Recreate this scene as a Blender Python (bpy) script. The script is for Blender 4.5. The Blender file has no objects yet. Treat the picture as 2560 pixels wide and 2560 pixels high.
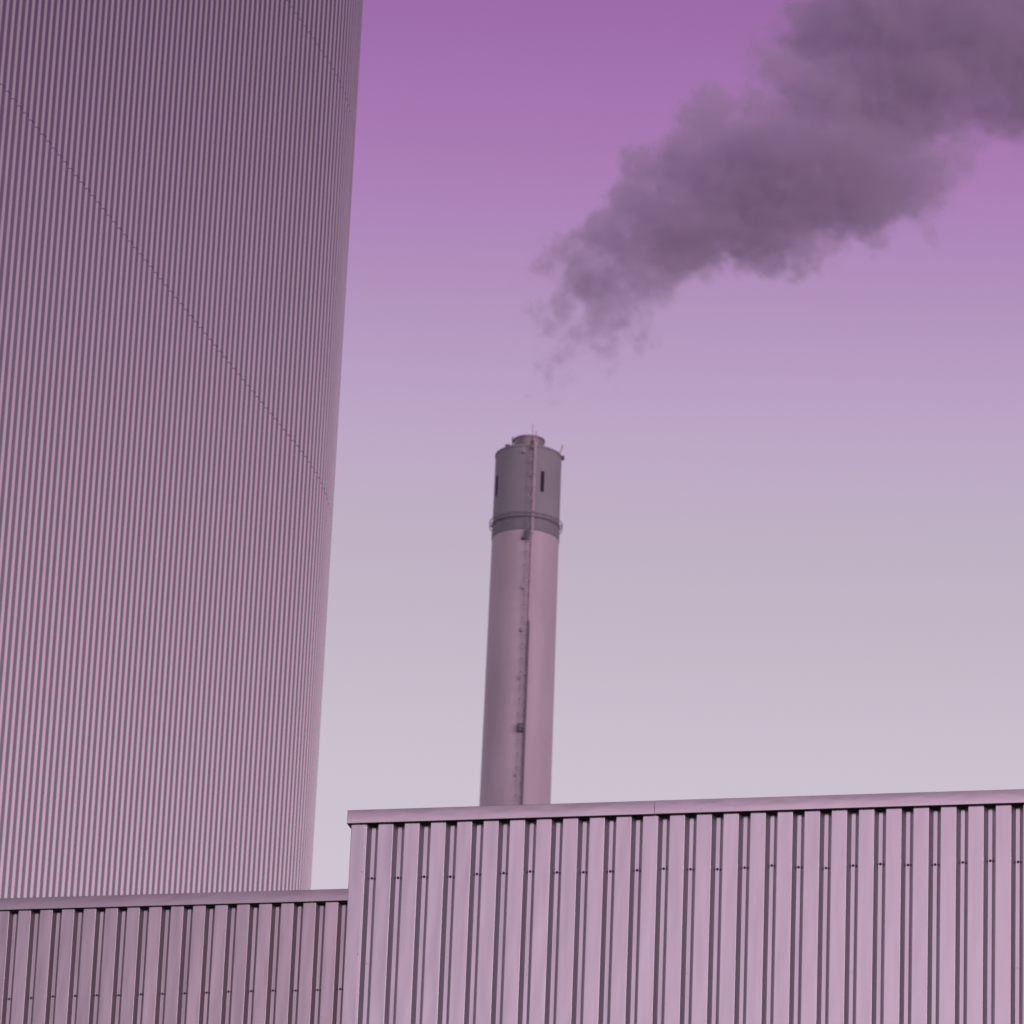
import bpy, bmesh, math, random
from mathutils import Vector, Matrix
random.seed(7)
R = math.radians
sc = bpy.context.scene
col = sc.collection

# ------------------------------------------------------------------ camera
cam_d = bpy.data.cameras.new("camera")
cam = bpy.data.objects.new("camera", cam_d)
col.objects.link(cam)
sc.camera = cam
PITCH, ROLL = 0.36412, 0.04011
cam_d.sensor_fit = 'HORIZONTAL'
cam_d.sensor_width = 36.0
cam_d.lens = 36.0 * 13459.0 / 2560.0            # a long lens, looking up at the roofs
cam_d.clip_start, cam_d.clip_end = 0.5, 20000
f = Vector((0, math.cos(PITCH), math.sin(PITCH)))
u = Vector((0, -math.sin(PITCH), math.cos(PITCH)))
rt = Vector((1, 0, 0))
r2 = rt * math.cos(ROLL) + u * math.sin(ROLL)
u2 = -rt * math.sin(ROLL) + u * math.cos(ROLL)
cam.matrix_world = Matrix(((r2.x, u2.x, -f.x, 0), (r2.y, u2.y, -f.y, 0), (r2.z, u2.z, -f.z, 1.6), (0, 0, 0, 1)))
cam_d.dof.use_dof = True
cam_d.dof.focus_distance = 52.0
cam_d.dof.aperture_fstop = 7.5

# ------------------------------------------------------------------ sky
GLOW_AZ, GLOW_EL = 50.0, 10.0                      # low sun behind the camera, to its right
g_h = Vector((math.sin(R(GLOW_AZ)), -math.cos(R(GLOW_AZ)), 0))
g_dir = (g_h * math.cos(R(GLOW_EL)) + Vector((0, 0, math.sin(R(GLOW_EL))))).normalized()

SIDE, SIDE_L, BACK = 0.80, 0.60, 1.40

def lin(c):
    return tuple(((v / 255) / 12.92 if v / 255 <= 0.04045 else ((v / 255 + 0.055) / 1.055) ** 2.4) for v in c)

w = bpy.data.worlds.new("World")
sc.world = w
w.use_nodes = True
nt = w.node_tree
nt.nodes.clear()
N, L = nt.nodes, nt.links
out = N.new('ShaderNodeOutputWorld')
bg = N.new('ShaderNodeBackground'); bg.inputs['Strength'].default_value = 1.0
tc = N.new('ShaderNodeTexCoord')
sep = N.new('ShaderNodeSeparateXYZ'); L.new(tc.outputs['Generated'], sep.inputs[0])
asn = N.new('ShaderNodeMath'); asn.operation = 'ARCSINE'; L.new(sep.outputs['Z'], asn.inputs[0])
mr = N.new('ShaderNodeMapRange')
mr.inputs['From Min'].default_value = R(-10); mr.inputs['From Max'].default_value = R(90)
L.new(asn.outputs[0], mr.inputs['Value'])
ramp = N.new('ShaderNodeValToRGB')
STOPS = [(-10, (112, 96, 112)), (-0.5, (150, 134, 150)), (0.5, (222, 204, 214)), (12, (216, 207, 219)),
         (17.7, (205, 194, 207)), (18.4, (202, 192, 205)), (19.5, (195, 185, 199)), (20.7, (190, 177, 195)), (21.5, (189, 170, 198)),
         (22.4, (184, 158, 194)), (23.2, (177, 146, 187)), (24.05, (173, 132, 184)), (24.9, (167, 120, 177)),
         (26.3, (156, 106, 166)), (29, (138, 90, 150)), (36, (112, 76, 128)), (50, (92, 66, 110)), (90, (74, 58, 96))]
cr = ramp.color_ramp
while len(cr.elements) > 1:
    cr.elements.remove(cr.elements[-1])
for i, (e, c) in enumerate(STOPS):
    p = (e + 10) / 100
    el = cr.elements[0] if i == 0 else cr.elements.new(p)
    el.position = p
    el.color = (*lin(c), 1)
L.new(mr.outputs[0], ramp.inputs[0])
# how bright the sky is by direction: full ahead, dimmer to the sides, a wide afterglow behind the camera
atn = N.new('ShaderNodeMath'); atn.operation = 'ARCTAN2'           # azimuth, 0 = straight behind, positive = right
neg = N.new('ShaderNodeMath'); neg.operation = 'MULTIPLY'; neg.inputs[1].default_value = -1
L.new(sep.outputs['Y'], neg.inputs[0]); L.new(sep.outputs['X'], atn.inputs[0]); L.new(neg.outputs[0], atn.inputs[1])
def smooth(src, a, b, lo=0.0, hi=1.0):
    k = N.new('ShaderNodeMapRange'); k.interpolation_type = 'SMOOTHSTEP'
    for nm, q in (('From Min', a), ('From Max', b), ('To Min', lo), ('To Max', hi)): k.inputs[nm].default_value = q
    L.new(src, k.inputs['Value']); return k.outputs[0]
def mul(x, y):
    k = N.new('ShaderNodeMath'); k.operation = 'MULTIPLY'
    for i, q in enumerate((x, y)):
        if isinstance(q, float): k.inputs[i].default_value = q
        else: L.new(q, k.inputs[i])
    return k.outputs[0]
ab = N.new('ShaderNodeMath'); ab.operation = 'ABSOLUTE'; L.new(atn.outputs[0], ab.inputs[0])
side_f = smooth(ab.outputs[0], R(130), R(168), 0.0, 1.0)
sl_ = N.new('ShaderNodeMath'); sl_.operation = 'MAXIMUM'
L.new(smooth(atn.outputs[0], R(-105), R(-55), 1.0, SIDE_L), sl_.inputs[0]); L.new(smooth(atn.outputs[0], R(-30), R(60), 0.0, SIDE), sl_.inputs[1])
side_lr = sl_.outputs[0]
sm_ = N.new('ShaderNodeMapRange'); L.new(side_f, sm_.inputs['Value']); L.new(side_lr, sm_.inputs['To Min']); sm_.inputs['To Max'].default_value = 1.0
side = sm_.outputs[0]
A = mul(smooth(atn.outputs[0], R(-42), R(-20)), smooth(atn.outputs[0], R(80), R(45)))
def tint(colr, fac):
    k = N.new('ShaderNodeVectorMath'); k.operation = 'SCALE'
    L.new(colr, k.inputs[0])
    if isinstance(fac, float): k.inputs['Scale'].default_value = fac
    else: L.new(fac, k.inputs['Scale'])
    return k.outputs[0]
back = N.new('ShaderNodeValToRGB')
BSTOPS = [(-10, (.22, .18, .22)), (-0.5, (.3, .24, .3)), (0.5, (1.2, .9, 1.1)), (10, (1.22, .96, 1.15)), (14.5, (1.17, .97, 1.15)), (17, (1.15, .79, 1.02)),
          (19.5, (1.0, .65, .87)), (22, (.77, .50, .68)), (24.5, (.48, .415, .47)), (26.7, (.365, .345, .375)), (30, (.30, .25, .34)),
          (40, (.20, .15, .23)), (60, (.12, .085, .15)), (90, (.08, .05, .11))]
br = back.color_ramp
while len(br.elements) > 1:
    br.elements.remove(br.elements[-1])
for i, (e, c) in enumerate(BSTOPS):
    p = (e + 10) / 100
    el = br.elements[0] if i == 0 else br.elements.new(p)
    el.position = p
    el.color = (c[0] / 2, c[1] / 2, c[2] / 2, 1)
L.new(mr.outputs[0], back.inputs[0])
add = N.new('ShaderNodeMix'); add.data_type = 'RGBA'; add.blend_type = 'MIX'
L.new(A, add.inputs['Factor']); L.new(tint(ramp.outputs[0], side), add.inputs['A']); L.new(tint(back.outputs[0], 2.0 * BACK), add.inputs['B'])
# physical dusk sky, a weak share of it
sky = N.new('ShaderNodeTexSky'); sky.sky_type = 'NISHITA'; sky.sun_disc = False
sky.sun_elevation = R(GLOW_EL); sky.sun_rotation = R(180 - GLOW_AZ)
sk = N.new('ShaderNodeMix'); sk.data_type = 'RGBA'; sk.blend_type = 'MULTIPLY'; sk.inputs['Factor'].default_value = 1
L.new(sky.outputs[0], sk.inputs['A']); sk.inputs['B'].default_value = (0.006, 0.0025, 0.004, 1)
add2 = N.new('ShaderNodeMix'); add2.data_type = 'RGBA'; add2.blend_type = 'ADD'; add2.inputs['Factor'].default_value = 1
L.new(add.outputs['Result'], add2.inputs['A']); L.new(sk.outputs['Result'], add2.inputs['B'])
# very thin veils: barely visible drifts of tone across the sky
vm = N.new('ShaderNodeMapping'); vm.inputs['Scale'].default_value = (3, 3, 26); vm.inputs['Rotation'].default_value = (0, R(3), 0)
L.new(tc.outputs['Generated'], vm.inputs[0])
vn = N.new('ShaderNodeTexNoise'); vn.inputs['Scale'].default_value = 1.0; vn.inputs['Detail'].default_value = 3.5
L.new(vm.outputs[0], vn.inputs['Vector'])
vr = N.new('ShaderNodeValToRGB')
vr.color_ramp.elements[0].position = 0.36; vr.color_ramp.elements[0].color = (0.978, 0.99, 1.0, 1)
vr.color_ramp.elements[1].position = 0.64; vr.color_ramp.elements[1].color = (1.0, 0.98, 0.985, 1)
L.new(vn.outputs['Fac'], vr.inputs[0])
veil = N.new('ShaderNodeMix'); veil.data_type = 'RGBA'; veil.blend_type = 'MULTIPLY'; veil.inputs['Factor'].default_value = 1
L.new(add2.outputs['Result'], veil.inputs['A']); L.new(vr.outputs[0], veil.inputs['B'])
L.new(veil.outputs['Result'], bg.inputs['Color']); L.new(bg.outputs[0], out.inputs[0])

# ------------------------------------------------------------------ sun
sd = bpy.data.lights.new("sun", 'SUN'); sd.energy = 0.42; sd.angle = R(14); sd.color = (1.0, 0.72, 0.86)
sun = bpy.data.objects.new("sun", sd); col.objects.link(sun)
sun.rotation_euler = (-g_dir).to_track_quat('-Z', 'Y').to_euler()
sun.location = (0, -20, 60)

sc.view_settings.view_transform = 'Standard'
sc.view_settings.look = 'None'
sc.view_settings.exposure = 0.0
sc.view_settings.gamma = 1.0
sc.render.engine = 'CYCLES'
sc.cycles.use_denoising = True
sc.cycles.max_bounces = 8
sc.cycles.volume_bounces = 4
sc.cycles.volume_max_steps = 256

# ------------------------------------------------------------------ helpers
def tag(o, label=None, cat=None, group=None, kind=None):
    if label: o['label'] = label
    if cat: o['category'] = cat
    if group: o['group'] = group
    if kind: o['kind'] = kind
    return o

def empty(name, loc, rz, label, cat, kind=None):
    o = bpy.data.objects.new(name, None)
    col.objects.link(o)
    o.location = loc; o.rotation_euler = (0, 0, rz); o.empty_display_size = 1
    return tag(o, label, cat, kind=kind)

def build(name, verts, faces, mat, parent=None, smooth=False, wn=False):
    me = bpy.data.meshes.new(name)
    me.from_pydata(verts, [], faces)
    me.update()
    bm = bmesh.new(); bm.from_mesh(me)
    bmesh.ops.recalc_face_normals(bm, faces=bm.faces)
    bm.to_mesh(me); bm.free()
    if smooth:
        for p in me.polygons: p.use_smooth = True
    o = bpy.data.objects.new(name, me)
    me.materials.append(mat)
    col.objects.link(o)
    if parent: o.parent = parent
    if wn:
        m = o.modifiers.new("wn", 'WEIGHTED_NORMAL'); m.keep_sharp = False; m.weight = 100
    return o

class MB:
    def __init__(s): s.v = []; s.f = []
    def box(s, x0, x1, y0, y1, z0, z1):
        b = len(s.v)
        s.v += [(x, y, z) for x in (x0, x1) for y in (y0, y1) for z in (z0, z1)]
        s.f += [tuple(b + i for i in q) for q in ((0, 1, 3, 2), (4, 6, 7, 5), (0, 4, 5, 1), (2, 3, 7, 6), (0, 2, 6, 4), (1, 5, 7, 3))]
        return s
    def tube(s, pts, r, n=8, closed=False):
        pts = [Vector(p) for p in pts]; b = len(s.v); m = len(pts)
        for i, p in enumerate(pts):
            a = pts[(i - 1) % m] if (closed or i > 0) else p
            c = pts[(i + 1) % m] if (closed or i < m - 1) else p
            t = (c - a).normalized()
            up = Vector((0, 0, 1)) if abs(t.z) < 0.9 else Vector((1, 0, 0))
            e1 = t.cross(up).normalized(); e2 = t.cross(e1).normalized()
            for k in range(n):
                a_ = 2 * math.pi * k / n
                s.v.append(tuple(p + e1 * r * math.cos(a_) + e2 * r * math.sin(a_)))
        for i in range(m if closed else m - 1):
            j = (i + 1) % m
            for k in range(n):
                l = (k + 1) % n
                s.f.append((b + i * n + k, b + i * n + l, b + j * n + l, b + j * n + k))
        if not closed:
            s.f.append(tuple(b + k for k in range(n))[::-1]); s.f.append(tuple(b + (m - 1) * n + k for k in range(n)))
        return s
    def lathe(s, prof, n=96, cap_top=False, cap_bot=False, a0=0, a1=2 * math.pi):
        b = len(s.v); full = abs(a1 - a0 - 2 * math.pi) < 1e-6; cnt = n if full else n + 1
        for r_, z in prof:
            for k in range(cnt):
                a = a0 + (a1 - a0) * k / n
                s.v.append((r_ * math.sin(a), -r_ * math.cos(a), z))
        for i in range(len(prof) - 1):
            for k in range(n):
                l = (k + 1) % cnt if full else k + 1
                s.f.append((b + i * cnt + k, b + i * cnt + l, b + (i + 1) * cnt + l, b + (i + 1) * cnt + k))
        if cap_top: s.f.append(tuple(b + (len(prof) - 1) * cnt + k for k in range(cnt)))
        if cap_bot: s.f.append(tuple(b + k for k in range(cnt))[::-1])
        return s
    def build(s, name, mat, parent=None, smooth=False, wn=False):
        return build(name, s.v, s.f, mat, parent, smooth, wn)

# ------------------------------------------------------------------ materials
def metal(name, base, metallic=0.8, rough=0.25, wob=0.02, wscale=(2.0, 2.0, 0.35), dirt=0.10, spec=0.5, streak=True):
    m = bpy.data.materials.new(name); m.use_nodes = True
    n, l = m.node_tree.nodes, m.node_tree.links
    b = n['Principled BSDF']
    b.inputs['Metallic'].default_value = metallic
    b.inputs['Specular IOR Level'].default_value = spec
    t = n.new('ShaderNodeTexCoord'); mp = n.new('ShaderNodeMapping'); mp.inputs['Scale'].default_value = wscale
    l.new(t.outputs['Object'], mp.inputs[0])
    # soft patches and rain streaks in the coating
    mp2 = n.new('ShaderNodeMapping'); mp2.inputs['Scale'].default_value = (14, 14, 0.5) if streak else (1, 1, 1)
    l.new(t.outputs['Object'], mp2.inputs[0])
    n1 = n.new('ShaderNodeTexNoise'); n1.inputs['Scale'].default_value = 1.0; n1.inputs['Detail'].default_value = 5
    l.new(mp2.outputs[0], n1.inputs['Vector'])
    r1 = n.new('ShaderNodeMapRange'); r1.inputs['From Min'].default_value = 0.3; r1.inputs['From Max'].default_value = 0.7
    r1.inputs['To Min'].default_value = 1 - dirt; r1.inputs['To Max'].default_value = 1.0
    l.new(n1.outputs['Fac'], r1.inputs['Value'])
    mx = n.new('ShaderNodeMix'); mx.data_type = 'RGBA'; mx.blend_type = 'MULTIPLY'; mx.inputs['Factor'].default_value = 1
    mx.inputs['A'].default_value = (*base, 1); l.new(r1.outputs[0], mx.inputs['B'])
    l.new(mx.outputs['Result'], b.inputs['Base Color'])
    r3 = n.new('ShaderNodeMapRange'); r3.inputs['To Min'].default_value = rough * 0.85; r3.inputs['To Max'].default_value = rough * 1.2
    l.new(n1.outputs['Fac'], r3.inputs['Value']); l.new(r3.outputs[0], b.inputs['Roughness'])
    # slight waviness of the sheet
    n2 = n.new('ShaderNodeTexNoise'); n2.inputs['Scale'].default_value = 1.0; n2.inputs['Detail'].default_value = 2
    l.new(mp.outputs[0], n2.inputs['Vector'])
    bp = n.new('ShaderNodeBump'); bp.inputs['Strength'].default_value = 1.0; bp.inputs['Distance'].default_value = wob
    l.new(n2.outputs['Fac'], bp.inputs['Height']); l.new(bp.outputs[0], b.inputs['Normal'])
    return m

def plain(name, base, rough=0.6, metallic=0.0, var=0.12, scale=1.0, bump=0.0, zs=1.0):
    m = bpy.data.materials.new(name); m.use_nodes = True
    n, l = m.node_tree.nodes, m.node_tree.links
    b = n['Principled BSDF']
    b.inputs['Roughness'].default_value = rough; b.inputs['Metallic'].default_value = metallic
    t = n.new('ShaderNodeTexCoord'); mp = n.new('ShaderNodeMapping'); mp.inputs['Scale'].default_value = (scale, scale, scale * zs)
    l.new(t.outputs['Object'], mp.inputs[0])
    n1 = n.new('ShaderNodeTexNoise'); n1.inputs['Scale'].default_value = 1.0; n1.inputs['Detail'].default_value = 6
    l.new(mp.outputs[0], n1.inputs['Vector'])
    r1 = n.new('ShaderNodeMapRange'); r1.inputs['From Min'].default_value = 0.3; r1.inputs['From Max'].default_value = 0.7
    r1.inputs['To Min'].default_value = 1 - var; r1.inputs['To Max'].default_value = 1 + var * 0.3
    l.new(n1.outputs['Fac'], r1.inputs['Value'])
    mx = n.new('ShaderNodeMix'); mx.data_type = 'RGBA'; mx.blend_type = 'MULTIPLY'; mx.inputs['Factor'].default_value = 1
    mx.inputs['A'].default_value = (*base, 1); l.new(r1.outputs[0], mx.inputs['B'])
    l.new(mx.outputs['Result'], b.inputs['Base Color'])
    if bump:
        bp = n.new('ShaderNodeBump'); bp.inputs['Distance'].default_value = bump
        l.new(n1.outputs['Fac'], bp.inputs['Height']); l.new(bp.outputs[0], b.inputs['Normal'])
    return m

M_wall = metal("coated_sheet", (0.498, 0.460, 0.503), 0.78, 0.23, wob=0.010, wscale=(3, 3, 0.6), dirt=0.10)
M_wall_old = metal("older_coated_sheet", (0.43, 0.375, 0.41), 0.78, 0.23, wob=0.010, wscale=(3, 3, 0.6), dirt=0.13)
M_cap_old = metal("older_flashing", (0.37, 0.325, 0.36), 0.85, 0.28, wob=0.004, wscale=(2, 2, 6), dirt=0.06, streak=False)
M_cap = metal("coated_flashing", (0.455, 0.405, 0.445), 0.85, 0.26, wob=0.004, wscale=(2, 2, 6), dirt=0.04, streak=False)
M_tower = metal("tower_sheet", (0.430, 0.375, 0.42), 0.85, 0.14, wob=0.003, wscale=(1.5, 1.5, 0.12), dirt=0.06)
M_tower.node_tree.nodes["Principled BSDF"].inputs["Specular Tint"].default_value = (0.45, 0.47, 0.45, 1)
M_dark = plain("shadow_lining", (0.035, 0.03, 0.035), 0.9)
M_screw = plain("dark_screw", (0.02, 0.015, 0.02), 0.6)
M_washer = plain("grey_washer", (0.30, 0.26, 0.30), 0.5, 0.3)
M_roof = plain("roof_felt", (0.12, 0.11, 0.12), 0.9)
M_conc = plain("pale_shaft_paint", (0.64, 0.535, 0.59), 0.45, 0.0, var=0.14, scale=0.5, zs=0.25, bump=0.02)
M_head = plain("grey_head_paint", (0.355, 0.34, 0.365), 0.6, 0.0, var=0.10, scale=0.6, zs=0.4)
M_flue = plain("flue_steel", (0.32, 0.27, 0.30), 0.45, 0.4, scale=1.5)
M_slot = plain("louvre_dark", (0.03, 0.02, 0.03), 0.8)
M_rail = plain('rail_paint', (0.42, 0.37, 0.41), 0.6, 0.2)
M_ladder = plain("ladder_steel", (0.15, 0.13, 0.15), 0.6, 0.3)
M_tray = plain("cable_tray_pale", (0.66, 0.52, 0.58), 0.5, 0.2)
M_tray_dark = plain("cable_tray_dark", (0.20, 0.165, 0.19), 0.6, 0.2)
M_ground = plain("asphalt", (0.05, 0.048, 0.05), 0.95, var=0.3, scale=0.4)
M_lamp = plain("lamp_glass", (0.6, 0.45, 0.48), 0.3)

# ------------------------------------------------------------------ ground
g = MB(); g.v = [(-6000, -6000, 0), (6000, -6000, 0), (6000, 9000, 0), (-6000, 9000, 0)]; g.f = [(0, 1, 2, 3)]
tag(g.build('ground', M_ground), kind='structure')

# ------------------------------------------------------------------ profiled sheet
def bend(pts, rad, n, vrad=None):
    """round the inner corners of a polyline [(s, d)]"""
    res = [pts[0]]
    for i in range(1, len(pts) - 1):
        a, b, c = Vector(pts[i - 1]), Vector(pts[i]), Vector(pts[i + 1])
        u1, u2 = (a - b), (c - b)
        rr_ = rad if (vrad is None or pts[i][1] < 0.5 * DEP) else vrad
        r_ = min(rr_, u1.length * .35, u2.length * .35)
        p0, p1 = b + u1.normalized() * r_, b + u2.normalized() * r_
        for k in range(n + 1):
            t = k / n
            res.append(tuple(p0 * (1 - t) ** 2 + b * 2 * t * (1 - t) + p1 * t * t))
    res.append(pts[-1])
    return res

P = 0.25
WEB, VAL, CREST, DEP = 0.036, 0.0375, 0.1405, 0.060

def trapezoid(first_crest_end, n, lead):
    """points (s, depth) from lead on the first crest, over n grooves"""
    pts = [(lead, 0.0)]
    for i in range(n):
        s = first_crest_end + i * P
        pts += [(s, 0), (s + WEB, DEP), (s + WEB + VAL, DEP), (s + 2 * WEB + VAL, 0)]
    pts.append((first_crest_end + n * P - 0.01, 0))
    return pts

def sheet(name, pts, zs, mat, parent, squeeze=None, valley0=0.0):
    """vertical sheet along local x, outer side is -y; squeeze = z rows where the screws pull the webs in"""
    pr = bend(pts, 0.0042, 3, 0.003)
    rows = sorted(zs)
    v = []; F = []
    for z in rows:
        pull = 1.0 if (squeeze and any(abs(z - q) < 1e-4 for q in squeeze)) else 0.0
        for s, d in pr:
            dd = d
            if pull:
                ph = ((s - valley0 + P / 2) % P) - P / 2
                if VAL / 2 < abs(ph) < VAL / 2 + WEB:
                    s = s - 0.0022 * (1 if ph > 0 else -1)
                    dd = d + 0.0015
            v.append((s, dd, z))
    m = len(pr)
    for j in range(len(rows) - 1):
        for i in range(m - 1):
            F.append((j * m + i, j * m + i + 1, (j + 1) * m + i + 1, (j + 1) * m + i))
    o = build(name, v, F, mat, parent, smooth=True, wn=True)
    return o

def cap_piece(parent, s0, s1, zb, zt, yf, depth, mat, proud=0.0, closed_left=False):
    """folded metal coping: a slightly bellied face with a drip edge, flat top, underside"""
    h = zt - zb
    prof = []
    y = yf - proud
    # from wall underside outwards, up the face, over the top
    prof.append((0.34, zb + 0.001)); prof.append((y + 0.006, zb + 0.001)); prof.append((y + 0.0005, zb - 0.002))
    prof.append((y - 0.0025, zb + 0.002))
    for k in range(9):
        t = k / 8
        prof.append((y - 0.0022 * math.sin(math.pi * (0.15 + 0.85 * t)) + 0.001 * t * t, zb + 0.005 + (h - 0.008) * t))
    prof.append((y + 0.004, zt)); prof.append((y + 0.03, zt + 0.004)); prof.append((depth, zt - 0.01))
    v = [(s, a, z) for s in (s0, s1) for a, z in prof]
    m = len(prof)
    F = [(i, i + 1, m + i + 1, m + i) for i in range(m - 1)]
    F += [tuple(range(m)), tuple(range(m, 2 * m))[::-1]]
    o = build('roof_cap', v, F, mat, parent, smooth=True)
    bm = bmesh.new(); bm.from_mesh(o.data)
    for e in bm.edges:
        if len(e.link_faces) == 2 and e.calc_face_angle(0) > R(25): e.smooth = False
    bm.to_mesh(o.data); bm.free()
    return o

def make_screw(big=True):
    s = MB()
    if big:
        s.lathe([(0.0, -0.011), (0.0070, -0.0105), (0.0074, -0.004), (0.0125, -0.003), (0.013, 0.001)], n=12)
    else:
        s.lathe([(0.0, -0.004), (0.0038, -0.0035), (0.0042, 0.001)], n=8)
    # lathe axis z -> turn to local -y
    s.v = [(x, z, y) for x, y, z in s.v]
    me = build('screw', s.v, s.f, M_screw, None, smooth=False)
    return me

proto_big = make_screw(True); proto_small = make_screw(False)
used_proto = {id(proto_big): False, id(proto_small): False}
def place_screw(parent, s, y, z, big=True):
    p = proto_big if big else proto_small
    if not used_proto[id(p)]:
        o = p; used_proto[id(p)] = True
    else:
        o = p.copy(); col.objects.link(o)
    o.parent = parent; o.location = (s, y, z)
    o.rotation_euler = (0, random.uniform(0, 6.28), 0)
    o.name = 'screw'
    return o

AL = 0.22964
# ------------------------------------------------------------------ near hall (right)
D1 = 47.4286
hall = empty('factory_hall', (0, D1, 0), -AL, 'pale pink ribbed metal facade at the right, in front of the chimney', 'building')
CE1 = -1.2607
RIGHT1 = 96                                          # grooves to the right
zrow = 16.122
zs = [0.0, 4.0, 8.0, 12.0, 14.0, zrow - 0.030, zrow - 0.012, zrow, zrow + 0.012, zrow + 0.030, 16.66]
vc1 = CE1 + WEB + VAL / 2
sheet('wall_cladding', trapezoid(CE1, RIGHT1, -1.40), zs, M_wall, hall, squeeze=[zrow], valley0=vc1)
# corner flashing wraps the corner
c = MB()
prof = [(-1.411, 0.30), (-1.411, 0.004), (-1.4085, -0.0025), (-1.4045, -0.0045), (-1.277, -0.0045), (-1.2745, -0.003), (-1.2735, 0.002)]
prof = bend(prof, 0.0015, 2)
m = len(prof)
v = [(a, b, z) for z in (0.0, 8.0, 12.0, 14.0, 15.2, 16.64) for a, b in prof]
F = [(j * m + i, j * m + i + 1, (j + 1) * m + i + 1, (j + 1) * m + i) for j in range(5) for i in range(m - 1)]
fl = build('corner_flashing', v, F, M_wall, hall, smooth=True, wn=True)
for z in (16.169, 15.375):
    place_screw(fl, -1.287, -0.005, z, False)
# left return wall of the hall
side_pts = [(s, d) for s, d in trapezoid(0.10, 30, 0.0)]
pr = bend(side_pts, 0.0075, 1)
v = [(-1.405 + d, 0.28 + s, z) for z in (0.0, 16.70) for s, d in pr]
m = len(pr)
build('side_wall', v, [(i, i + 1, m + i + 1, m + i) for i in range(m - 1)], M_wall, hall)
# roof deck behind the coping
MB().box(-1.33, CE1 + RIGHT1 * P, 0.20, 8.15, 16.45, 16.60).build('roof', M_roof, hall)
MB().box(CE1 + RIGHT1 * P - 0.06, CE1 + RIGHT1 * P + 0.05, 0.0, 8.15, 0.0, 16.62).build('end_wall', M_wall, hall)
CT, CB, CY = 16.765, 16.633, -0.026
joints = [-1.4475, -0.193, 1.463, 4.463 + 1.5, 8.96, 11.96, 14.96, 17.96, 20.96, CE1 + RIGHT1 * P + 0.08]
for i in range(len(joints) - 1):
    cap_piece(hall, joints[i], joints[i + 1] - ((0.0015 if i == 0 else 0.005) if i < len(joints) - 2 else 0), CB, CT, CY, 0.34, M_cap,
              proud=(0.0, 0.0012, 0.0040, 0.0008)[i % 4])
# coping along the left return
MB().box(-1.4470, -1.10, 0.345, 8.15, CB + 0.002, CT - 0.002).build('roof_cap', M_cap, hall)
MB().box(-1.26, CE1 + RIGHT1 * P - 0.1, 0.010, 0.068, 16.621, 16.632).build('shade_strip', M_dark, hall)  # near-black strip added to deepen the shade in the grooves under the coping
zj = [16.105, 16.103, 16.106, 16.099, 16.117, 16.12, 16.128, 16.111, 16.106, 16.107, 16.11, 16.118, 16.105, 16.098, 16.106,
      16.119, 16.096, 16.081, 16.097, 16.104, 16.087, 16.084, 16.097, 16.105, 16.087, 16.10, 16.11]
for i, z in enumerate(zj):
    place_screw(hall, vc1 + i * P + random.uniform(-.002, .002), DEP, z + 0.018)
for i, z in ((0, 15.292), (6, 15.149), (12, 15.122), (18, 15.095), (24, 15.097)):
    place_screw(hall, vc1 + i * P, DEP, z + 0.016, False)

# ------------------------------------------------------------------ farther hall (left)
D2 = 55.9918
hall2 = empty('plant_building', (0, D2, 0), -AL, 'darker mauve trapezoidal metal facade at the lower left, set back below the striped tower', 'building')
vc2 = -5.466
n_left = 60
ce2 = vc2 - VAL / 2 - WEB - n_left * P
zrow2 = 17.491
zs2 = [0.0, 5.0, 10.0, 15.0, zrow2 - 0.030, zrow2 - 0.012, zrow2, zrow2 + 0.012, zrow2 + 0.030, 18.50]
sheet('wall_cladding', trapezoid(ce2, n_left + 110, ce2 - 0.14), zs2, M_wall_old, hall2, squeeze=[zrow2], valley0=vc2)
S0, S1 = ce2 - 0.14, ce2 + (n_left + 110) * P - 0.01
MB().box(S0 + 0.02, S1 - 0.02, 0.20, 21.0, 18.30, 18.44).build('roof', M_roof, hall2)
MB().box(S0, S0 + 0.1, 0.01, 21.0, 0, 18.46).build('end_wall', M_wall_old, hall2)
MB().box(S1 - 0.1, S1, 0.01, 21.0, 0, 18.46).build('end_wall', M_wall_old, hall2)
MB().box(S0 + 0.11, S1 - 0.11, 20.8, 21.0, 0, 18.28).build('back_wall', M_wall_old, hall2)
j2 = [S0 - 0.03, -17.9, -13.9, -9.9, -5.9, -1.3, 3.6, 7.6, 11.6, 15.6, S1 + 0.03]
for i in range(len(j2) - 1):
    cap_piece(hall2, j2[i], j2[i + 1] - (0.005 if i < len(j2) - 2 else 0), 18.470, 18.607, -0.020, 0.34, M_cap_old,
              proud=(0.0, 0.0008, 0.0016, 0.0024)[i % 4])
MB().box(S0 + 0.12, S1 - 0.12, 0.010, 0.068, 18.456, 18.469).build('shade_strip', M_dark, hall2)  # same added dark strip, standing in for under-cap shade on this wall
z2 = [17.455, 17.461, 17.473, 17.473, 17.473, 17.467, 17.473, 17.473, 17.473, 17.474, 17.48, 17.48, 17.48, 17.473, 17.473, 17.479]
for i, z in enumerate(z2):
    place_screw(hall2, vc2 + i * P + random.uniform(-.003, .003), DEP, z + 0.018)

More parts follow.
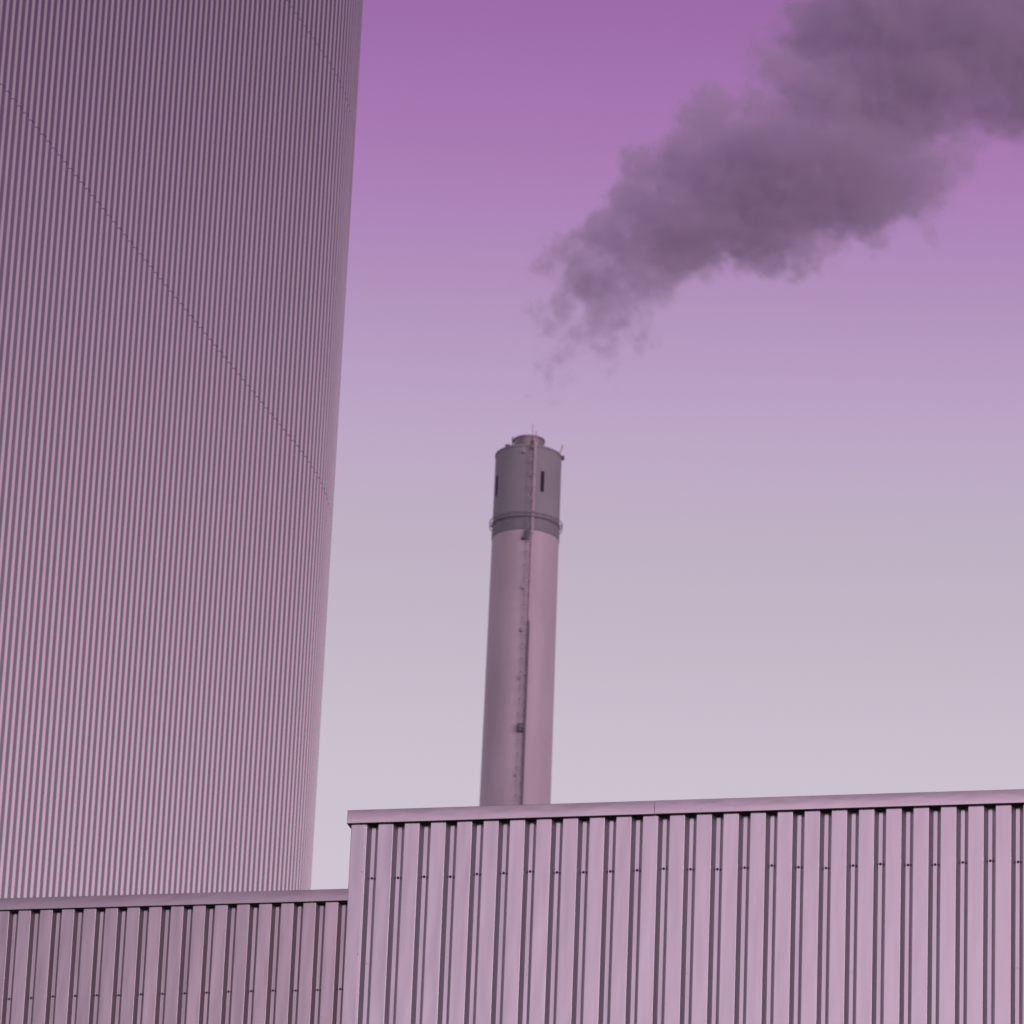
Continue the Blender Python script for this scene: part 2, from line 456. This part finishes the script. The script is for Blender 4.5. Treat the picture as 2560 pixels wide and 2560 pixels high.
# ------------------------------------------------------------------ striped tower (boiler house) with a rounded corner
TH = 0.28098
P0 = Vector((-5.4754, 99.850, 0))
tower = empty('boiler_house', P0, 0, 'tall corrugated metal tower with fine vertical stripes and a rounded corner, filling the left', 'building')
tower.rotation_euler = (0, R(0.32), 0); tower.location.x -= 41 * math.sin(R(0.32))     # very slightly out of plumb
PT = 0.302
T_CREST, T_WEB, T_VAL, T_DEP = 0.160, 0.029, 0.084, 0.072
ARC_S, ARC_R = 3.6, 16.0
S_START = -12.372 - 26 * PT                          # a crest start
ARC_LEN = ARC_R * math.pi / 2
def foot(s, d):
    """s along the outside of the wall, d inwards"""
    t = Vector((math.sin(TH), math.cos(TH))); n_ = Vector((math.cos(TH), -math.sin(TH)))
    if s <= ARC_S:
        p = t * s - n_ * d
    else:
        cc = t * ARC_S - n_ * ARC_R
        a = (s - ARC_S) / ARC_R
        if s <= ARC_S + ARC_LEN:
            h = TH - a
            nn = Vector((math.cos(h), -math.sin(h)))
            p = cc + nn * (ARC_R - d)
        else:
            h = TH - math.pi / 2
            nn = Vector((math.cos(h), -math.sin(h))); tt = Vector((math.sin(h), math.cos(h)))
            p = cc + nn * (ARC_R - d) + tt * (s - ARC_S - ARC_LEN)
    return p
n_ribs = int((ARC_S + ARC_LEN + 3 - S_START) / PT)
tp = []
for i in range(n_ribs):
    s = S_START + i * PT
    if i > 0: tp.append((s, 0))
    else: tp.append((s, 0))
    tp += [(s + T_CREST, 0), (s + T_CREST + T_WEB, T_DEP), (s + T_CREST + T_WEB + T_VAL, T_DEP)]
tp.append((S_START + n_ribs * PT, 0))
tpb = bend(tp, 0.0025, 1)
pl = [foot(s, d) for s, d in tpb]
mT = len(pl)
seams = [0.0, 6.1, 24.2, 42.26, 51.29, 60.32, 69.0]
GAP = 0.013
v = []; F = []
for k in range(len(seams) - 1):
    z0, z1 = seams[k] + (GAP / 2 if k else 0), seams[k + 1] - GAP / 2
    b = len(v)
    for z in (z0, (z0 + z1) / 2, z1):
        v += [(p.x, p.y, z) for p in pl]
    for j in range(2):
        for i in range(mT - 1):
            F.append((b + j * mT + i, b + j * mT + i + 1, b + (j + 1) * mT + i + 1, b + (j + 1) * mT + i))
build('wall_cladding', v, F, M_tower, tower, smooth=True, wn=True)
# dark lining visible only through the horizontal sheet joints: follows the profile 12 mm behind
pr2 = [foot(s, d + 0.022) for s, d in tp]
m = len(pr2)
for k in range(1, len(seams) - 1):
    z = seams[k]
    build('joint_strip', [(p.x, p.y, zz) for zz in (z - 0.06, z + 0.06) for p in pr2],
          [(i, i + 1, m + i + 1, m + i) for i in range(m - 1)], M_dark, tower)
# inner body, roof and the sides that face away
steps = [foot(S_START + (ARC_S + ARC_LEN + 3 - S_START) * i / 60, 0.16) for i in range(61)]
tA = Vector((math.sin(TH), math.cos(TH))); nA = Vector((math.cos(TH), -math.sin(TH)))
endp = steps[-1]
corner = foot(S_START, 0.16)
far = corner + (endp - corner) - nA * 8
cb_ = corner - nA * ((endp - corner).dot(-nA) + 8)
ring = steps + [endp - nA * 8, cb_]
m = len(ring)
vv = [(p.x, p.y, z) for z in (0.0, 68.9) for p in ring]
FF = [(i, (i + 1) % m, m + (i + 1) % m, m + i) for i in range(m)] + [tuple(range(m, 2 * m))]
build('roof', vv, FF, M_roof, tower)
cp = [foot(s, d) for s, d in [(S_START + (ARC_S + ARC_LEN + 3 - S_START) * i / 80, -0.05) for i in range(81)]]
ci = [foot(s, d) for s, d in [(S_START + (ARC_S + ARC_LEN + 3 - S_START) * i / 80, 0.5) for i in range(81)]]
m = 81
vv = [(p.x, p.y, z) for L_, z in ((cp, 69.0), (cp, 69.4), (ci, 69.4), (ci, 69.0)) for p in L_]
FF = []
for a, b in ((0, 1), (1, 2), (2, 3), (3, 0)):
    FF += [(a * m + i, a * m + i + 1, b * m + i + 1, b * m + i) for i in range(m - 1)]
build('roof_cap', vv, FF, M_cap, tower)

# ------------------------------------------------------------------ chimney
CH = Vector((1.235, 430.0, 0))
ch = empty('chimney', CH, 0, 'tall round pale chimney with a dark grey head, standing behind the low facade', 'chimney')
def rad(z): return 2.815 + (170.3 - z) * 0.0053
MB().lathe([(rad(z), z) for z in (0, 40, 80, 110, 130, 140, 150, 158, 162.9)], n=128).build('shaft', M_conc, ch, smooth=True)
h = MB().lathe([(rad(162.9) + 0.0, 162.86), (2.90, 162.9), (2.90, 163.0), (2.88, 164.05)], n=128, a0=0)
h.build('lower_band', plain("band_paint", (0.285, 0.27, 0.295), 0.6, var=0.15, scale=1.2), ch, smooth=False)
hd = MB().lathe([(2.90, 164.06), (2.93, 164.10), (2.93, 164.18), (2.865, 164.22), (2.845, 167), (2.83, 170.45)], n=128)
head = hd.build('head', M_head, ch, smooth=True)
head.data.set_sharp_from_angle(angle=R(30))
MB().lathe([(2.832, 170.45), (2.875, 170.47), (2.875, 170.62), (2.81, 170.66), (2.3, 170.72), (1.3, 170.9)], n=128).build('head_rim', M_head, ch)
fl_ = MB().lathe([(1.30, 170.5), (1.30, 171.95), (1.36, 171.98), (1.36, 172.12), (1.27, 172.14), (1.22, 172.10), (1.22, 170.5)], n=64).build('flue', M_flue, ch, smooth=True)
fl_.data.set_sharp_from_angle(angle=R(30))
MB().lathe([(0.0, 171.0), (1.21, 171.0)], n=48).build('flue_opening', M_slot, ch)
# ring rail
pts = lambda r_, z, n=96: [(r_ * math.sin(2 * math.pi * k / n), -r_ * math.cos(2 * math.pi * k / n), z) for k in range(n)]
rail = MB().tube(pts(3.10, 164.42), 0.035, 6, True).tube(pts(3.10, 164.05), 0.03, 6, True)
for k in range(24):
    a = 2 * math.pi * k / 24
    q = lambda r_, z: (r_ * math.sin(a), -r_ * math.cos(a), z)
    rail.tube([q(2.88, 164.42), q(3.10, 164.42), q(3.10, 164.05), q(2.88, 164.05)], 0.02, 5)
rail.build('ring_rail', M_rail, ch, smooth=True)
# slots in the head
def at(ang, r_, z):
    a = R(ang); return (r_ * math.sin(a), -r_ * math.cos(a), z)
for a_ in (25.9, 115.9, 205.9, 292.8):
    s = MB()
    for z0 in (166.45, 167.42):
        s.lathe([(2.80, z0), (2.862, z0), (2.862, z0 + 0.90), (2.80, z0 + 0.90)], n=6, a0=R(a_ - 3.4), a1=R(a_ + 3.4))
    slot = s.build('louvre_slot', M_slot, ch)
    zig = [(2.866 + (0.022 if k % 2 else 0.0), 166.50 + k * 0.095) for k in range(20)]
    MB().lathe(zig, n=4, a0=R(a_ - 3.0), a1=R(a_ + 3.0)).build('louvre', M_slot, slot)
# cable tray: pale on the head, hard to see on the upper shaft, dark below
def strip(a0, a1, z0, z1, out_, mat, name, parent):
    s = MB()
    za = [z0 + (z1 - z0) * i / 12 for i in range(13)]
    for i in range(12):
        r0, r1 = rad(za[i]) + out_, rad(za[i + 1]) + out_
        b = len(s.v)
        for z, rr in ((za[i], r0), (za[i + 1], r1)):
            for a in (a0, a1):
                s.v.append(at(a, rr, z)); s.v.append(at(a, rr - out_ - 0.02, z))
        s.f += [(b, b + 2, b + 6, b + 4), (b, b + 4, b + 5, b + 1), (b + 2, b + 3, b + 7, b + 6)]
        if i == 0: s.f.append((b, b + 1, b + 3, b + 2))
        if i == 11: s.f.append((b + 4, b + 6, b + 7, b + 5))
    return s.build(name, mat, parent)
strip(8.7, 10.3, 162.5, 171.3, 0.16, M_tray, 'cable_tray', ch)
strip(10.8, 12.4, 162.5, 170.9, 0.16, M_tray, 'cable_tray', ch)
strip(10.3, 10.8, 162.5, 170.9, 0.10, M_ladder, 'cable', ch)
strip(9.6, 11.4, 154.6, 162.5, 0.14, M_tray, 'cable_tray', ch)
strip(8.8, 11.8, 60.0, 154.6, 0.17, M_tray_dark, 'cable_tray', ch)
# ladder with hoops left of the tray
def ladder(z0, z1):
    s = MB()
    n = int((z1 - z0) / 6)
    for a in (0.0, 7.0):
        s.tube([at(a, rad(z0 + (z1 - z0) * i / n) + 0.17, z0 + (z1 - z0) * i / n) for i in range(n + 1)], 0.022, 5)
    z = z0
    while z < z1:
        s.tube([at(0, rad(z) + 0.17, z), at(7, rad(z) + 0.17, z)], 0.014, 4); z += 0.30
    return s
lad = ladder(60, 171.2).build('ladder', M_rail, ch)
cage = MB(); ths = [math.pi * k / 8 for k in range(9)]; zr = []
z = 61.0
while z < 171: zr += [z, z + 0.05]; z += 1.2
strap = {0: 1, 4: 1, 8: 1}
cols = []
for j, t_ in enumerate(ths):
    cols += [t_ - 0.04, t_ + 0.04] if j in strap else [t_]
for z in zr:
    for t_ in cols:
        cage.v.append((math.sin(R(3.5)) * (rad(z) + 0.17) + 0.34 * math.cos(t_), -math.cos(R(3.5)) * (rad(z) + 0.17) - 0.62 * abs(math.sin(t_)), z))
nc = len(cols)
for i in range(len(zr) - 1):
    for j in range(nc - 1):
        is_strap = abs(cols[j + 1] - cols[j] - 0.08) < 1e-6
        if i % 2 == 0 or is_strap:
            cage.f.append((i * nc + j, i * nc + j + 1, (i + 1) * nc + j + 1, (i + 1) * nc + j))
cg = cage.build('safety_cage', M_rail, lad)
bmc = bmesh.new(); bmc.from_mesh(cg.data)
bmesh.ops.delete(bmc, geom=[v_ for v_ in bmc.verts if not v_.link_faces], context='VERTS'); bmc.to_mesh(cg.data); bmc.free()
cg.modifiers.new("t", 'SOLIDIFY').thickness = 0.01
# boxes and brackets along the ladder
MB().box(-0.12, 0.46, -3.26, -2.90, 144.72, 145.40).build('junction_box', M_ladder, ch)
MB().box(-0.16, 0.30, -3.14, -2.84, 161.95, 162.70).box(-0.36, 0.0, -3.05, -2.84, 161.95, 162.14).build('rest_platform', M_ladder, ch)
for z in (157.6, 153.8, 149.5, 140.9):
    MB().box(-0.20, 0.04, -3.08, -2.86, z - 0.13, z + 0.13).build('bracket_box', M_rail, ch)
# lights, rods and bits on the rim
MB().lathe([(0, 0.16), (0.12, 0.14), (0.16, 0.0), (0.12, -0.14), (0, -0.16)], n=16).build('warning_lamp', M_lamp, ch, smooth=True).location = (-0.46, -2.92, 169.95)
lp = MB().lathe([(0, 0.20), (0.12, 0.18), (0.14, -0.12), (0.06, -0.2), (0, -0.2)], n=16).tube([(0, 0, 0), (-0.25, 0, -0.15)], 0.03, 5)
o = lp.build('warning_lamp', M_ladder, ch, smooth=True); o.location = (2.95, 0, 170.62)
MB().tube([(2.58, 0, 170.7), (2.90, -0.05, 171.78)], 0.07, 6).build('lightning_rod', M_tray, ch)
MB().box(-2.05, -1.6, -1.6, -1.2, 170.6, 171.05).build('equipment_box', M_ladder, ch)
MB().tube([(-1.42, 0, 170.7), (-1.42, 0, 172.35)], 0.07, 6).build('lightning_rod', M_ladder, ch)
MB().tube([(0.26, -1.33, 170.8), (0.26, -1.33, 173.1)], 0.02, 5).build('lightning_rod', M_ladder, ch)
MB().tube([(0.56, -1.30, 170.8), (0.56, -1.30, 172.5)], 0.025, 5).build('lightning_rod', M_ladder, ch)
MB().box(0.10, 0.42, -2.95, -2.6, 170.15, 171.0).build('equipment_box', M_ladder, ch)

# ------------------------------------------------------------------ smoke (drifts to the right over the chimney)
def sp(x, y):
    return (-0.22 + (x - 1000) * 0.04704 + y * 0.00183, 214.11 + (x - 1000) * 0.00209 - y * 0.05075)
# x, y, radius (picture units of the plume's drawing), weight
BL = [(1045, 672, 22, .22), (1090, 655, 24, .25), (1140, 655, 20, .22), (1045, 710, 14, .15), (1018, 505, 26, .45), (1030, 560, 24, .35), (1035, 520, 30, .6), (1060, 560, 38, .7), (1055, 630, 26, .30), (1075, 490, 40, .8), (1120, 520, 52, 1), (1150, 585, 48, .9), (1200, 610, 28, .6),
      (1120, 640, 26, .3), (1155, 450, 58, 1), (1215, 510, 70, 1), (1200, 370, 60, 1), (1215, 310, 42, 1), (1280, 440, 95, 1), (1275, 320, 70, 1),
      (1330, 240, 60, 1), (1342, 215, 42, 1), (1370, 340, 110, 1), (1420, 440, 75, 1), (1480, 350, 120, 1), (1500, 460, 58, .8), (1430, 260, 60, 1),
      (1600, 330, 120, 1), (1570, 460, 34, .6), (1630, 430, 50, .8), (1700, 340, 85, 1), (1730, 410, 34, .7), (1560, 200, 94, 1), (1490, 140, 64, .55), (1445, 95, 30, .22),
      (1565, 60, 88, .85), (1680, 170, 120, 1), (1690, 20, 130, 1), (1800, 130, 120, 1), (1860, 60, 150, 1), (1900, 180, 90, .9), (1790, 250, 46, .7),
      (2020, 90, 170, 1), (2160, 10, 190, 1), (1440, 222, 60, .8), (1750, 325, 50, .8), (1805, 285, 52, .6), (1870, 262, 44, .4)]
ng = bpy.data.node_groups.new("smoke_field", 'GeometryNodeTree')
ng.interface.new_socket("Geometry", in_out='OUTPUT', socket_type='NodeSocketGeometry')
n, l = ng.nodes, ng.links
def math_(op, a, b=None, c=None):
    k = n.new('ShaderNodeMath'); k.operation = op
    for i, q in enumerate((a, b, c)):
        if q is None: continue
        if isinstance(q, (int, float)): k.inputs[i].default_value = q
        else: l.new(q, k.inputs[i])
    return k.outputs[0]
def vmath(op, a, b):
    k = n.new('ShaderNodeVectorMath'); k.operation = op
    for i, q in enumerate((a, b)):
        if isinstance(q, (tuple, list)): k.inputs[i].default_value = q
        elif isinstance(q, float): k.inputs['Scale'].default_value = q
        else: l.new(q, k.inputs[i])
    return k
pos = n.new('GeometryNodeInputPosition').outputs[0]
def noise(scale, detail, rough=0.55, off=(0, 0, 0)):
    k = n.new('ShaderNodeTexNoise'); k.inputs['Scale'].default_value = scale; k.inputs['Detail'].default_value = detail
    k.inputs['Roughness'].default_value = rough
    l.new(vmath('ADD', pos, off).outputs[0], k.inputs['Vector'])
    return k
def warp(src, nz, amp):
    v1 = vmath('SUBTRACT', nz.outputs['Color'], (0.5, 0.5, 0.5)).outputs[0]
    v2 = vmath('MULTIPLY', v1, (amp, amp, amp)).outputs[0]
    return vmath('ADD', src, v2).outputs[0]
wp = warp(pos, noise(0.16, 1), 3.0)
wp = warp(wp, noise(0.42, 2, 0.6, (9, 3, 1)), 2.8)
wp = warp(wp, noise(1.0, 4, 0.65, (4, 8, 6)), 2.5)
wp = vmath('MULTIPLY', wp, (1.0, 1.45, 1.0)).outputs[0]     # the plume is a little flatter than it is tall
field = None
rng = random.Random(3)
for x, y, r_, wt in BL:
    X, Z = sp(x, y); rr = r_ * 0.049 * 1.06 + 0.35
    cy = 0.0 + rng.uniform(-0.25, 0.25) * rr
    d = vmath('DISTANCE', wp, (X, cy, Z)).outputs['Value']
    # 1 at centre -> 0 at radius, scaled by weight (in metres inside)
    v_ = math_('MULTIPLY', math_('SUBTRACT', rr, d), wt)
    k = n.new('ShaderNodeMath'); k.operation = 'SMOOTH_MAX'; k.inputs[2].default_value = 0.5
    if field is None: field = v_
    else:
        l.new(field, k.inputs[0]); l.new(v_, k.inputs[1]); field = k.outputs[0]
for vs, va, off in ((0.34, 1.9, (3, 1, 2)), (0.85, 0.9, (7, 2, 9))):
    vo = n.new('ShaderNodeTexVoronoi'); vo.feature = 'SMOOTH_F1'; vo.inputs['Scale'].default_value = vs; vo.inputs['Smoothness'].default_value = 0.25
    l.new(vmath('ADD', wp, off).outputs[0], vo.inputs['Vector'])
    field = math_('ADD', field, math_('MULTIPLY', math_('SUBTRACT', 0.45, vo.outputs['Distance']), va))
mrn = n.new('ShaderNodeMapRange'); mrn.inputs['From Min'].default_value = -0.15; mrn.inputs['From Max'].default_value = 1.1
mrn.interpolation_type = 'SMOOTHSTEP'
l.new(field, mrn.inputs['Value'])
fine = noise(0.9, 5, 0.6, (2, 7, 5))
nf = n.new('ShaderNodeMapRange'); nf.inputs['From Min'].default_value = 0.32; nf.inputs['From Max'].default_value = 0.68
nf.inputs['To Min'].default_value = 0.45; nf.inputs['To Max'].default_value = 1.4
l.new(fine.outputs['Fac'], nf.inputs['Value'])
sx = n.new('ShaderNodeSeparateXYZ'); l.new(pos, sx.inputs[0])
thin = n.new('ShaderNodeMapRange'); thin.inputs['From Min'].default_value = 22; thin.inputs['From Max'].default_value = 48
thin.inputs['To Min'].default_value = 1.0; thin.inputs['To Max'].default_value = 0.55      # the plume thins as it spreads
l.new(sx.outputs['X'], thin.inputs['Value'])
dens = math_('MULTIPLY', math_('MULTIPLY', mrn.outputs[0], nf.outputs[0]), thin.outputs[0])
vc = n.new('GeometryNodeVolumeCube')
l.new(dens, vc.inputs['Density'])
mn, mx_ = (-1.5, -9.5, 176.0), (56.0, 9.5, 222.0)
vc.inputs['Min'].default_value = mn; vc.inputs['Max'].default_value = mx_
vc.inputs['Resolution X'].default_value = 290; vc.inputs['Resolution Y'].default_value = 70; vc.inputs['Resolution Z'].default_value = 230
M_smoke = bpy.data.materials.new("smoke"); M_smoke.use_nodes = True
sn, sl = M_smoke.node_tree.nodes, M_smoke.node_tree.links
sn.remove(sn['Principled BSDF'])
pv = sn.new('ShaderNodeVolumePrincipled')
pv.inputs['Color'].default_value = (0.90, 0.82, 0.95, 1)
pv.inputs['Density'].default_value = 0.50
pv.inputs['Anisotropy'].default_value = 0.1
sl.new(pv.outputs[0], sn['Material Output'].inputs['Volume'])
sm = n.new('GeometryNodeSetMaterial'); sm.inputs['Material'].default_value = M_smoke
go = n.new('NodeGroupOutput')
l.new(vc.outputs[0], sm.inputs[0]); l.new(sm.outputs[0], go.inputs[0])
me = bpy.data.meshes.new("smoke_plume")
so = bpy.data.objects.new("smoke_plume", me); col.objects.link(so)
me.materials.append(M_smoke)
so.location = (0, 430.0, 0)
md = so.modifiers.new("field", 'NODES'); md.node_group = ng
tag(so, 'dark mauve smoke plume drifting to the upper right above the chimney', 'smoke', kind='stuff')
